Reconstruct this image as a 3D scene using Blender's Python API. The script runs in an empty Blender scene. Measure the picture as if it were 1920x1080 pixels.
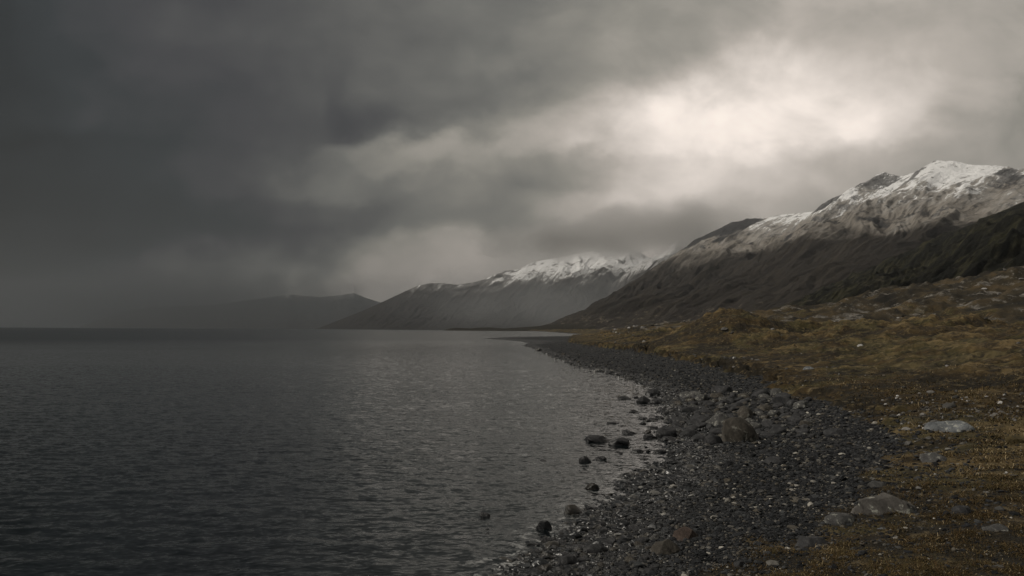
import bpy, math, numpy as np
from mathutils import Matrix, Vector, Euler

# ------------------------------------------------------------------ camera
H = 3.5                       # eye height above the water
F = 1493.0                    # focal length in pixels of the 1920 wide frame
TH = math.atan(78.7 / F)      # pitched slightly up
EPS = 0.0056                  # slight roll
sc = bpy.context.scene
cam_d = bpy.data.cameras.new("camera")
cam = bpy.data.objects.new("camera", cam_d)
sc.collection.objects.link(cam)
cam_d.sensor_width = 36.0
cam_d.lens = 36.0 * F / 1920.0
cam_d.clip_start = 0.1
cam_d.clip_end = 90000.0
fw = np.array([0, math.cos(TH), math.sin(TH)])
u0 = np.array([0, -math.sin(TH), math.cos(TH)])
x0 = np.array([1.0, 0, 0])
RT = x0 * math.cos(EPS) + u0 * math.sin(EPS)
UP = -x0 * math.sin(EPS) + u0 * math.cos(EPS)
m = Matrix(((RT[0], UP[0], -fw[0], 0), (RT[1], UP[1], -fw[1], 0), (RT[2], UP[2], -fw[2], H), (0, 0, 0, 1)))
cam.matrix_world = m
sc.camera = cam
sc.render.resolution_x, sc.render.resolution_y = 1024, 576
sc.view_settings.view_transform = 'Standard'
sc.view_settings.look = 'None'
sc.view_settings.exposure = 0.0
sc.view_settings.gamma = 1.0
cy = sc.cycles
cy.use_denoising = True
try:
    cy.denoiser = 'OPENIMAGEDENOISE'
    cy.denoising_input_passes = 'RGB_ALBEDO_NORMAL'
except Exception:
    pass
cy.use_adaptive_sampling = False
cy.max_bounces = 7
cy.diffuse_bounces = 3
cy.glossy_bounces = 3
cy.volume_bounces = 3
cy.transparent_max_bounces = 4
cy.volume_max_steps = 128
cy.caustics_reflective = False
cy.caustics_refractive = False
cy.sample_clamp_indirect = 4.0

def s2l(v):
    v = np.asarray(v, float)
    return np.where(v <= 0.04045, v / 12.92, ((v + 0.055) / 1.055) ** 2.4)

def pdir(px, py):
    px = np.asarray(px, float); py = np.asarray(py, float)
    return fw + ((px - 960) / F)[..., None] * RT - ((py - 540) / F)[..., None] * UP

# ------------------------------------------------------------------ node helper
class NT:
    def __init__(s, tree):
        s.t = tree; s.n = tree.nodes; s.l = tree.links
    def node(s, kind, **kw):
        nd = s.n.new(kind)
        for k, v in kw.items(): setattr(nd, k, v)
        return nd
    def put(s, sock, v):
        if hasattr(v, 'is_output'): s.l.new(v, sock)
        else: sock.default_value = v
    def math(s, op, a, b=None, c=None, clamp=False):
        nd = s.node('ShaderNodeMath', operation=op, use_clamp=clamp)
        s.put(nd.inputs[0], a)
        if b is not None: s.put(nd.inputs[1], b)
        if c is not None: s.put(nd.inputs[2], c)
        return nd.outputs[0]
    def vmath(s, op, a, b=None):
        nd = s.node('ShaderNodeVectorMath', operation=op)
        s.put(nd.inputs[0], a)
        if b is not None: s.put(nd.inputs[1], b)
        return nd.outputs[0]
    def mapr(s, v, a, b, c=0.0, d=1.0, smooth=True):
        nd = s.node('ShaderNodeMapRange', interpolation_type='SMOOTHSTEP' if smooth else 'LINEAR')
        s.put(nd.inputs[0], v)
        for i, q in enumerate((a, b, c, d)): s.put(nd.inputs[i + 1], q)
        return nd.outputs[0]
    def noise(s, vec, scale, detail=4, rough=0.5, dist=0.0, out=0):
        nd = s.node('ShaderNodeTexNoise')
        s.put(nd.inputs['Vector'], vec)
        nd.inputs['Scale'].default_value = scale
        nd.inputs['Detail'].default_value = detail
        nd.inputs['Roughness'].default_value = rough
        nd.inputs['Distortion'].default_value = dist
        return nd.outputs[out]
    def mix(s, f, a, b, mode='MIX'):
        nd = s.node('ShaderNodeMix', data_type='RGBA', blend_type=mode)
        s.put(nd.inputs[0], f)
        for i, q in ((6, a), (7, b)):
            if not hasattr(q, 'is_output') and len(q) == 3: q = (*q, 1)
            s.put(nd.inputs[i], q)
        return nd.outputs[2]
    def ramp(s, v, stops, interp='LINEAR'):
        nd = s.node('ShaderNodeValToRGB')
        cr = nd.color_ramp; cr.interpolation = interp
        while len(cr.elements) < len(stops): cr.elements.new(0.5)
        for e, (p, c) in zip(cr.elements, stops):
            e.position = p; e.color = (*c, 1)
        s.put(nd.inputs[0], v)
        return nd.outputs[0]
    def sep(s, v):
        nd = s.node('ShaderNodeSeparateXYZ'); s.put(nd.inputs[0], v); return nd.outputs
    def comb(s, x, y, z):
        nd = s.node('ShaderNodeCombineXYZ')
        for i, q in enumerate((x, y, z)): s.put(nd.inputs[i], q)
        return nd.outputs[0]
    def curve(s, v, pts):
        nd = s.node('ShaderNodeFloatCurve')
        cu = nd.mapping.curves[0]
        nd.mapping.use_clip = False
        while len(cu.points) < len(pts): cu.points.new(0.5, 0.5)
        for p, (x, y) in zip(cu.points, pts):
            p.location = (x, y)
        nd.mapping.update()
        s.put(nd.inputs[1], v)
        return nd.outputs[0]
    def attr(s, name, out='Fac'):
        nd = s.node('ShaderNodeAttribute', attribute_name=name)
        return nd.outputs[out]

# ------------------------------------------------------------------ world: overcast sky
SUN_AZ, SUN_EL = math.radians(-100), math.radians(40)
world = bpy.data.worlds.new("World")
sc.world = world
world.use_nodes = True
W = NT(world.node_tree)
W.n.clear()
tc = W.node('ShaderNodeTexCoord').outputs['Generated']
nrm = W.vmath('NORMALIZE', tc)
sx, sy, sz = W.sep(nrm)[:3]
az = W.math('ARCTAN2', sx, sy)
el = W.math('ARCSINE', sz)
yy = W.math('MAXIMUM', sy, 0.25)
su = W.math('DIVIDE', sx, yy); sv = W.math('DIVIDE', sz, yy)
p = W.comb(su, W.math('MULTIPLY', sv, 1.35), sy)
n1 = W.noise(p, 4.5, 5, 0.5, 0.0, out=1)
n2 = W.noise(W.vmath('ADD', p, (7.1, 3.3, 1.7)), 13.0, 5, 0.52, 0.0, out=1)
w1 = W.sep(n1); w2 = W.sep(n2)
def warp(base, a, b, A, B):
    t = W.math('ADD', W.math('MULTIPLY', W.math('SUBTRACT', a, 0.5), A), W.math('MULTIPLY', W.math('SUBTRACT', b, 0.5), B))
    return W.math('ADD', base, t)
azw = warp(su, w1[0], w2[0], 0.11, 0.10)
elw = warp(sv, w1[1], w2[1], 0.065, 0.07)
GX = np.linspace(0, 1920, 17)
GY = np.linspace(0, 600, 13)
GV = np.array([
 [58, 70, 74, 78, 82, 88,100,108,113,128,140,146,158,166,164,160,155],
 [58, 68, 74, 80, 84, 90, 98,106,115,132,140,150,166,172,168,163,157],
 [57, 68, 72, 77, 81, 88, 98,106,116,130,142,166,198,190,178,170,160],
 [57, 67, 72, 74, 78, 86, 95,104,114,132,166,210,216,204,194,178,154],
 [58, 66, 70, 72, 76, 83, 91,102,124,162,208,236,232,220,208,164,144],
 [58, 66, 67, 72, 76, 82, 98,126,152,178,216,238,234,216,196,160,144],
 [57, 63, 66, 72, 80,100,130,142,136,148,188,214,200,176,162,152,142],
 [56, 62, 66, 72, 84,106,106,118,116,136,184,200,190,168,155,146,138],
 [56, 62, 66, 70, 76, 86, 94,110,118,152,168,172,165,158,150,145,138],
 [57, 63, 68, 72, 75, 80,120,142,127,138,150,155,152,150,148,145,140],
 [59, 66, 80, 86, 96, 98,138,148,150,150,150,150,150,148,146,144,140],
 [57, 63, 76,100,108,144,146,150,150,150,150,150,148,146,144,142,140],
 [55, 58, 60, 62, 66, 80,140,145,150,150,150,148,146,144,142,140,140]], float) / 255
SKYFIX = np.array([[-26, -13, -12, -9, -5, -1, 3, 0, 0, 5, 8, 0, 0, 15, 18, 14, 13], [-28, -16, -10, -5, -2, 0, 1, 1, 0, 9, 9, 8, 9, 27, 20, 10, 11], [-31, -16, -10, -4, -3, -3, -1, 3, 4, 7, 16, 23, 18, 25, 13, 13, 8], [-30, -17, -9, -5, -4, -6, -5, 0, 3, 9, 35, 40, 34, 19, 20, 23, 5], [-31, -19, -11, -8, -10, -13, -9, -7, 4, 9, 25, 49, 35, 27, 18, 23, 9], [-32, -20, -16, -12, -11, -6, -13, -10, 9, 6, 34, 37, 34, 20, 21, 20, 18], [-34, -26, -21, -16, -8, 4, 15, 23, 12, 4, 22, 30, 20, 28, 19, 20, 18], [-36, -32, -24, -14, 0, 8, 8, 13, 16, 6, 19, 24, 33, 28, 19, 20, 18], [-38, -33, -26, -16, -6, -4, 4, 5, 16, 26, 44, 48, 33, 28, 19, 20, 18], [-40, -35, -28, -20, -14, -5, 18, 24, 24, 26, 44, 48, 33, 28, 19, 20, 18], [-42, -36, -18, -6, 2, 15, 38, 38, 24, 26, 44, 48, 33, 28, 19, 20, 18], [-45, -39, -19, -6, 2, 15, 38, 38, 24, 26, 44, 48, 33, 28, 19, 20, 18], [-45, -39, -19, -6, 2, 15, 38, 38, 24, 26, 44, 48, 33, 28, 19, 20, 18]])
gaz = (GX - 960) / F
gel = ((618.7 - GY) / F)[::-1]
GVf = (GV + SKYFIX / 255)[::-1]
a0, a1 = gaz[0], gaz[-1]
e0, e1 = gel[0], gel[-1]
ta = W.mapr(azw, float(a0), float(a1), 0, 1, smooth=False)
te = W.mapr(elw, float(e0), float(e1), 0, 1, smooth=False)
mean = GVf.mean()
Um, Sm, Vm = np.linalg.svd(GVf - mean, full_matrices=False)
tot = W.math('ADD', mean, 0.0)
for k in range(8):
    u = Um[:, k] * math.sqrt(Sm[k]); v = Vm[k] * math.sqrt(Sm[k])
    def fcur(t, pos, val):
        lo, hi = val.min(), val.max(); r = hi - lo + 1e-9
        o = W.curve(t, [(float(a), float((b - lo) / r)) for a, b in zip(pos, val)])
        return W.math('MULTIPLY_ADD', o, float(r), float(lo))
    fu = fcur(te, (gel - e0) / (e1 - e0), u)
    fv = fcur(ta, (gaz - a0) / (a1 - a0), v)
    tot = W.math('ADD', tot, W.math('MULTIPLY', fu, fv))
# fine wisps of cloud
n3 = W.noise(W.comb(su, W.math('MULTIPLY', sv, 1.3), 4.4), 7.0, 8, 0.55, 0.3)
tot = W.math('MULTIPLY', tot, W.mapr(n3, 0.2, 0.8, 0.84, 1.16, smooth=False))
# unseen cover overhead and behind the viewer, set brighter to light the scene
up = W.mapr(el, 0.9, 1.35)
back = W.mapr(W.math('ABSOLUTE', az), 1.15, 1.9)
open_ = W.math('MAXIMUM', up, back)
oval = W.mapr(W.noise(nrm, 2.2, 4, 0.5), 0.3, 0.7, 0.34, 0.48)
tot = W.math('ADD', W.math('MULTIPLY', tot, W.math('SUBTRACT', 1.0, open_)), W.math('MULTIPLY', oval, open_))
stops = [(0.0, (0, 0, 0)), (0.20, (48, 52, 54)), (0.265, (67, 67, 69)), (0.33, (84, 84, 83)), (0.45, (116, 115, 110)),
         (0.58, (151, 147, 138)), (0.75, (199, 190, 180)), (0.90, (240, 229, 219)), (1.02, (273, 260, 249)), (1.15, (297, 282, 268))]
skyc = W.ramp(W.math('DIVIDE', tot, 1.2), [(q / 1.2, tuple(s2l(np.array(c) / 255) / 1.45)) for q, c in stops])
nish = W.node('ShaderNodeTexSky', sky_type='NISHITA')
nish.sun_disc = False
nish.sun_elevation = SUN_EL
nish.sun_rotation = SUN_AZ
nish.air_density = 1.5; nish.dust_density = 4.0
bg1 = W.node('ShaderNodeBackground'); W.put(bg1.inputs[0], nish.outputs[0]); bg1.inputs[1].default_value = 0.05
bg2 = W.node('ShaderNodeBackground'); W.put(bg2.inputs[0], skyc); bg2.inputs[1].default_value = 1.45
mx = W.node('ShaderNodeMixShader')
mx.inputs[0].default_value = 0.97       # almost closed cloud cover over the blue
W.l.new(bg1.outputs[0], mx.inputs[1]); W.l.new(bg2.outputs[0], mx.inputs[2])
wo = W.node('ShaderNodeOutputWorld'); W.l.new(mx.outputs[0], wo.inputs[0])
world.cycles.sampling_method = 'MANUAL'
world.cycles.sample_map_resolution = 512

sun_d = bpy.data.lights.new("sun", 'SUN')
sun_d.energy = 3.1
sun_d.angle = math.radians(6)
sun_d.color = (1.0, 0.93, 0.82)
sun = bpy.data.objects.new("sun", sun_d)
sc.collection.objects.link(sun)
sd_ = Vector((math.sin(SUN_AZ) * math.cos(SUN_EL), math.cos(SUN_AZ) * math.cos(SUN_EL), math.sin(SUN_EL)))
sun.rotation_euler = sd_.to_track_quat('Z', 'Y').to_euler()

# ------------------------------------------------------------------ numpy noise
def perlin(x, y, seed=0):
    x = np.asarray(x, float); y = np.asarray(y, float)
    xi = np.floor(x).astype(np.int64); yi = np.floor(y).astype(np.int64)
    xf = x - xi; yf = y - yi
    def g(ix, iy):
        h = (ix * 374761393 + iy * 668265263 + seed * 974634777) & 0xffffffff
        h = ((h ^ (h >> 13)) * 1274126177) & 0xffffffff
        a = (h ^ (h >> 16)) / 4294967296.0 * 2 * np.pi
        return a
    def d(ix, iy, fx, fy):
        a = g(ix, iy); return np.cos(a) * fx + np.sin(a) * fy
    u = xf * xf * xf * (xf * (xf * 6 - 15) + 10); v = yf * yf * yf * (yf * (yf * 6 - 15) + 10)
    n00 = d(xi, yi, xf, yf); n10 = d(xi + 1, yi, xf - 1, yf)
    n01 = d(xi, yi + 1, xf, yf - 1); n11 = d(xi + 1, yi + 1, xf - 1, yf - 1)
    return ((n00 * (1 - u) + n10 * u) * (1 - v) + (n01 * (1 - u) + n11 * u) * v) * 1.5

def fbm(x, y, oct=5, seed=0, gain=0.5, ridged=False):
    s = 0; a = 1.0; tot = 0
    for o in range(oct):
        n = perlin(x * 2 ** o + 13.7 * o, y * 2 ** o - 7.3 * o, seed + o)
        if ridged: n = 1 - 2 * np.abs(n)
        s = s + a * n; tot += a; a *= gain
    return s / tot

def sstep(a, b, x):
    t = np.clip((x - a) / (b - a), 0, 1); return t * t * (3 - 2 * t)

# ------------------------------------------------------------------ shore and tundra outlines (plan view, metres)
def on_plane(px, py, z=0.0):
    d = pdir(px, py); t = (z - H) / d[..., 2]
    return np.stack([d[..., 0] * t, d[..., 1] * t], -1)

shore_px = [(978, 1072), (1008, 1040), (1060, 1016), (1110, 975), (1165, 938), (1193, 910), (1230, 887), (1262, 858),
            (1270, 843), (1276, 828), (1266, 808), (1262, 787), (1262, 758), (1241, 737), (1212, 722), (1175, 708),
            (1119, 696), (1092, 688), (1066, 679), (1040, 669), (1012, 659), (1002, 654), (980, 648), (992, 644), (975, 640), (940, 637), (906, 635)]
back_px = [(960, 631.5), (1060, 630), (1098, 627.5)]
S = on_plane(np.array([a for a, b in shore_px]), np.array([b for a, b in shore_px]))
B = on_plane(np.array([a for a, b in back_px]), np.array([b for a, b in back_px]))
shore = np.vstack([[(-9, -60), (-3.5, -8), (-2.0, 2), (-0.6, 7)], S, B, [(62, 900), (72, 1500), (75, 2270), (0, 3300), (-90, 4600)]])
land_poly = np.vstack([shore, [(9000, 4600), (9000, -60)]])

def seg_dist(P, line):
    out = np.full(len(P), 1e12)
    for a, b in zip(line[:-1], line[1:]):
        ab = b - a; L = ab @ ab
        t = np.clip(((P - a) @ ab) / L, 0, 1)
        q = P - a - t[:, None] * ab
        out = np.minimum(out, (q * q).sum(1))
    return np.sqrt(out)

def inside(P, poly):
    x, y = P[:, 0], P[:, 1]; c = np.zeros(len(P), bool)
    a = poly; b = np.roll(poly, -1, 0)
    for (x1, y1), (x2, y2) in zip(a, b):
        if y1 == y2: continue
        k = ((y1 > y) != (y2 > y)) & (x < (x2 - x1) * (y - y1) / (y2 - y1) + x1)
        c ^= k
    return c

def sdf(P, line, poly):
    d = seg_dist(P, line)
    return np.where(inside(P, poly), d, -d)

def beach_h(sd, r=0.0):
    low = 1 - 0.8 * sstep(80, 260, r)
    up_ = 0.75 * (1 - np.exp(-np.maximum(sd, 0) / 9.0)) + 0.008 * np.clip(sd, 0, 60)
    return np.where(sd > 0, up_ * low, np.maximum(sd * 0.085, -7.0))

def ray_hit(px, py, hf):
    """first hit of each pixel ray with height function hf(P)"""
    d = pdir(px, py); n = len(d)
    ts = np.exp(np.linspace(math.log(5), math.log(1500), 260))
    hit = np.full(n, np.nan); prev = np.zeros(n)
    lo = np.full(n, ts[0]); hi = np.full(n, np.nan)
    for t in ts:
        P = d * t
        g = H + P[:, 2] - hf(P[:, :2])
        newly = np.isnan(hi) & (g <= 0)
        hi[newly] = t
        lo[np.isnan(hi)] = t
    ok = ~np.isnan(hi); hi[~ok] = 1500
    for _ in range(12):
        mid = (lo + hi) / 2; P = d * mid[:, None]
        below = H + P[:, 2] - hf(P[:, :2]) <= 0
        hi = np.where(below, mid, hi); lo = np.where(below, lo, mid)
    P = d * hi[:, None]; P[:, 2] += H
    return P, ok

moss_px = [(1270, 1079), (1375, 1058), (1400, 1036), (1470, 1010), (1545, 978), (1619, 930), (1662, 895), (1672, 850), (1668, 812), (1640, 786),
           (1600, 768), (1538, 756), (1490, 742), (1462, 728), (1443, 713), (1390, 700), (1338, 684), (1286, 676), (1234, 665), (1190, 658), (1130, 652), (1070, 642)]
hb = lambda P: np.maximum(beach_h(sdf(P, shore, land_poly), np.hypot(P[:, 0], P[:, 1])), 0)
MP, _ = ray_hit(np.array([a for a, b in moss_px], float), np.array([b for a, b in moss_px], float), hb)
moss_line = np.vstack([[(0.8, -60), (1.0, 3), (1.6, 8)], MP[:, :2], [(B[-1][0] - 16, B[-1][1] - 60), (B[-1][0] + 3, B[-1][1]), (66, 900), (76, 1500), (79, 2270), (6, 3300), (-80, 4600)]])
moss_poly = np.vstack([moss_line, [(9000, 4600), (9000, -60)]])

ridge_px = np.array([(1000, 620), (1100, 617), (1180, 612), (1260, 609), (1320, 606), (1420, 597), (1498, 586), (1540, 582), (1581, 576), (1607, 569), (1636, 565), (1654, 558), (1683, 553),
                     (1745, 548), (1805, 541), (1837, 533), (1863, 527), (1889, 522), (1920, 512), (2100, 470), (2500, 400)], float)
_d = pdir(ridge_px[:, 0], ridge_px[:, 1])
ridge_az = np.arctan2(_d[:, 0], _d[:, 1]); ridge_tan = _d[:, 2] / np.hypot(_d[:, 0], _d[:, 1])
RD = 330.0

def masks(P):
    sd = sdf(P, shore, land_poly)
    md = sdf(P, moss_line, moss_poly)
    wob = 0.5 * perlin(P[:, 0] / 1.7, P[:, 1] / 1.7, 31) + 0.35 * perlin(P[:, 0] / 0.5, P[:, 1] / 0.5, 32)
    r = np.hypot(P[:, 0], P[:, 1])
    sd = sd + np.clip(r / 14, 0.4, 3.0) * 0.45 * wob
    md = md + np.clip(r / 14, 0.6, 5.0) * 0.9 * wob
    return sd, md, r

def ground_h(P, parts=False):
    sd, md, r = masks(P)
    x, y = P[:, 0], P[:, 1]
    h = beach_h(sd, r)
    h = h + 0.05 * fbm(x / 2.5, y / 2.5, 3, 5) * sstep(0, 3, np.abs(sd))
    mm = sstep(-0.1, 0.7, md)
    # moss bank, cushions and hummocks
    far = sstep(18, 60, r)
    h = h + mm * (0.08 + 0.28 * far) * sstep(0, 1.6, md)
    cush = 0.5 + 0.5 * fbm(x / 1.3, y / 1.3, 3, 41, ridged=True)
    h = h + mm * 0.30 * (0.35 + 0.65 * far) * (cush - 0.3) * sstep(0, 2, md)
    h = h + mm * sstep(0.5, 12, md) * (0.85 * fbm(x / 5.5, y / 4.0, 4, 43) + 0.6 * np.maximum(0, fbm(x / 11, y / 7, 3, 44)))
    grow = sstep(45, 150, r) * sstep(2, 30, md)
    h = h + grow * (4.2 * fbm(x / 26, y / 17, 5, 45) + 1.9 * (fbm(x / 9, y / 6, 4, 47, ridged=True) - 0.3) + 1.3)
    h = h + sstep(3, 25, md) * sstep(8, 60, r) * 0.8 * (1 - sstep(330, 600, r))
    # knoll seen left of centre on the tundra
    h = h + 4.2 * np.exp(-(((x - 31) / 9) ** 2 + ((y - 112) / 12) ** 2)) * mm
    h = h - 2.6 * np.exp(-(((x - 37) / 5) ** 2 + ((y - 104) / 7) ** 2)) * mm
    h = h + 1.5 * np.exp(-(((x - 26) / 8) ** 2 + ((y - 150) / 16) ** 2)) * mm
    # rocky rise behind
    az_ = np.arctan2(x, y)
    zr = H + np.interp(az_, ridge_az, ridge_tan, left=0, right=ridge_tan[-1]) * RD
    zr = np.maximum(zr, 0.0) + 0 * r
    side = sstep(0.08, 0.16, az_) * (1 - sstep(1.5, 2.2, az_))
    prof = sstep(140, RD, r) * (1 - 0.55 * sstep(RD, 620, r))
    rock = side * sstep(150, 215, r) * (1 - sstep(500, 700, r))
    h2 = zr * sstep(120, RD, r)
    lump = fbm(x / 30, y / 22, 5, 50, ridged=True) * 4.5 + 4.5 * np.maximum(0, fbm(x / 12, y / 9, 4, 52)) 
    bl = side * sstep(135, 260, r) * sstep(5, 40, md)
    hh = h * (1 - bl) + (zr * prof + lump * (0.45 + 0.55 * (1 - sstep(RD * 0.8, RD, r))) * sstep(0, 20, zr + 3)) * bl
    h = hh + 0.3 * rock * fbm(x / 4, y / 4, 3, 53)
    h = h + sstep(500, 1200, r) * mm * 3.0 * (0.5 + fbm(x / 220, y / 160, 4, 60))
    if parts:
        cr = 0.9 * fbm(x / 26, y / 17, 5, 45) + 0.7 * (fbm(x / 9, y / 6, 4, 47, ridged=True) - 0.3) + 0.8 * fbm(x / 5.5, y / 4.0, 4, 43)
        return h, sd, md, r, rock, cr
    return h

# ------------------------------------------------------------------ mesh helpers
def make_mesh(name, V, Q, smooth=True, mat=None, attrs=None, tri=False):
    me = bpy.data.meshes.new(name)
    k = 3 if tri else 4
    V = np.ascontiguousarray(V, np.float32); Q = np.ascontiguousarray(Q, np.int32)
    me.vertices.add(len(V)); me.vertices.foreach_set('co', V.ravel())
    me.loops.add(Q.size); me.loops.foreach_set('vertex_index', Q.ravel())
    me.polygons.add(len(Q)); me.polygons.foreach_set('loop_start', np.arange(0, Q.size, k, dtype=np.int32))
    me.polygons.foreach_set('use_smooth', np.full(len(Q), smooth))
    for an, av in (attrs or {}).items():
        a = me.attributes.new(an, 'FLOAT_VECTOR' if np.ndim(av) == 2 else 'FLOAT', 'POINT')
        a.data.foreach_set('vector' if np.ndim(av) == 2 else 'value', np.ascontiguousarray(av, np.float32).ravel())
    me.update(calc_edges=True); me.validate()
    if mat: me.materials.append(mat)
    return me

def add(name, me, label=None, cat=None, group=None, kind=None, loc=(0, 0, 0), rot=(0, 0, 0)):
    o = bpy.data.objects.new(name, me)
    sc.collection.objects.link(o); o.location = loc; o.rotation_euler = rot
    if label: o['label'] = label
    if cat: o['category'] = cat
    if group: o['group'] = group
    if kind: o['kind'] = kind
    return o

def grid_faces(nr, nc, wrap=False):
    i = np.arange(nr - 1)[:, None]; j = np.arange(nc if wrap else nc - 1)[None, :]
    a = i * nc + j; b = i * nc + (j + 1) % nc
    return np.stack([a, b, b + nc, a + nc], -1).reshape(-1, 4)

def principled(name):
    mt = bpy.data.materials.new(name); mt.use_nodes = True
    T = NT(mt.node_tree); b = mt.node_tree.nodes['Principled BSDF']
    return mt, T, b

def bump(T, b, hgt, strength=0.5, dist=0.1):
    nd = T.node('ShaderNodeBump'); T.put(nd.inputs['Height'], hgt)
    T.put(nd.inputs['Strength'], strength); nd.inputs['Distance'].default_value = dist
    T.l.new(nd.outputs[0], b.inputs['Normal'])
    return nd

def set_(b, **kw):
    for k, v in kw.items(): b.inputs[k.replace('_', ' ')].default_value = v

# ------------------------------------------------------------------ materials
def ground_material():
    mt, T, b = principled('tundra_and_gravel')
    geo = T.node('ShaderNodeNewGeometry').outputs['Position']
    z = T.sep(geo)[2]
    moss = T.attr('moss'); rock = T.attr('rocky')
    n_f = T.noise(geo, 30.0, 3, 0.6)
    n_m = T.noise(geo, 2.2, 6, 0.62)
    n_b = T.math('ADD', T.math('MULTIPLY', T.noise(T.vmath('MULTIPLY', geo, (1.0, 1.4, 1.5)), 0.22, 5, 0.6, 0.4), 0.6), T.math('MULTIPLY', T.noise(geo, 0.045, 6, 0.6, 0.3), 0.42))
    n_s = T.noise(T.vmath('MULTIPLY', geo, (1, 1.6, 1)), 0.9, 7, 0.7, 0.8)
    gravel = T.ramp(T.noise(geo, 9.0, 6, 0.7), [(0.3, (0.008, 0.009, 0.010)), (0.5, (0.022, 0.023, 0.025)), (0.72, (0.06, 0.06, 0.06))])
    mossc = T.ramp(n_b, [(0.34, (0.016, 0.014, 0.008)), (0.44, (0.030, 0.021, 0.010)), (0.50, (0.064, 0.042, 0.015)), (0.56, (0.052, 0.044, 0.016)), (0.64, (0.13, 0.10, 0.046))])
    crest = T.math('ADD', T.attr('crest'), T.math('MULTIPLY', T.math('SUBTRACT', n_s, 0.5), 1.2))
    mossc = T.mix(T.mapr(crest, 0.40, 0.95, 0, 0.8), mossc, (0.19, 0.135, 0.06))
    mossc = T.mix(T.mapr(crest, 0.36, -0.12, 0, 0.92), mossc, (0.015, 0.012, 0.007))  # damp hollows darker by vegetation, deepened further as painted shade for the relief
    mossc = T.mix(T.mapr(n_m, 0.54, 0.66, 0, 0.6), mossc, (0.21, 0.16, 0.085))
    mossc = T.mix(T.mapr(n_s, 0.50, 0.38, 0, 0.7), mossc, (0.014, 0.011, 0.007))
    heath = T.ramp(T.noise(geo, 0.11, 7, 0.65), [(0.38, (0.010, 0.009, 0.007)), (0.5, (0.032, 0.025, 0.014)), (0.62, (0.070, 0.050, 0.025))])
    outc = T.mapr(T.noise(T.vmath('MULTIPLY', geo, (1.0, 1.0, 2.0)), 0.11, 10, 0.80, 0.2), 0.54, 0.58)
    stone = T.ramp(T.noise(geo, 0.7, 6, 0.7), [(0.38, (0.05, 0.045, 0.038)), (0.5, (0.12, 0.11, 0.095)), (0.62, (0.22, 0.205, 0.185))])
    rockc = T.mix(outc, heath, stone)
    rm = T.mapr(T.math('ADD', rock, T.math('MULTIPLY', T.math('SUBTRACT', T.noise(geo, 0.05, 5, 0.6), 0.5), 3.0)), 0.6, 0.95)
    mossc = T.mix(rm, mossc, rockc)
    mk = T.mapr(T.math('ADD', moss, T.math('MULTIPLY', T.math('SUBTRACT', T.noise(geo, 5, 5, 0.6), 0.5), 0.8)), 0.42, 0.58)
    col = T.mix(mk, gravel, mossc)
    wet = T.mapr(z, 0.22, 0.05)
    col = T.mix(T.math('MULTIPLY', wet, 0.6), col, T.mix(1.0, col, (0.35, 0.37, 0.4), 'MULTIPLY'))
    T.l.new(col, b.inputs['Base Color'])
    T.put(b.inputs['Roughness'], T.mapr(wet, 0, 1, 0.9, 0.45))
    b.inputs['Specular IOR Level'].default_value = 0.25
    bump(T, b, T.math('ADD', n_m, T.math('MULTIPLY', n_f, 0.25)), 1.0, 0.4)
    return mt

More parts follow.
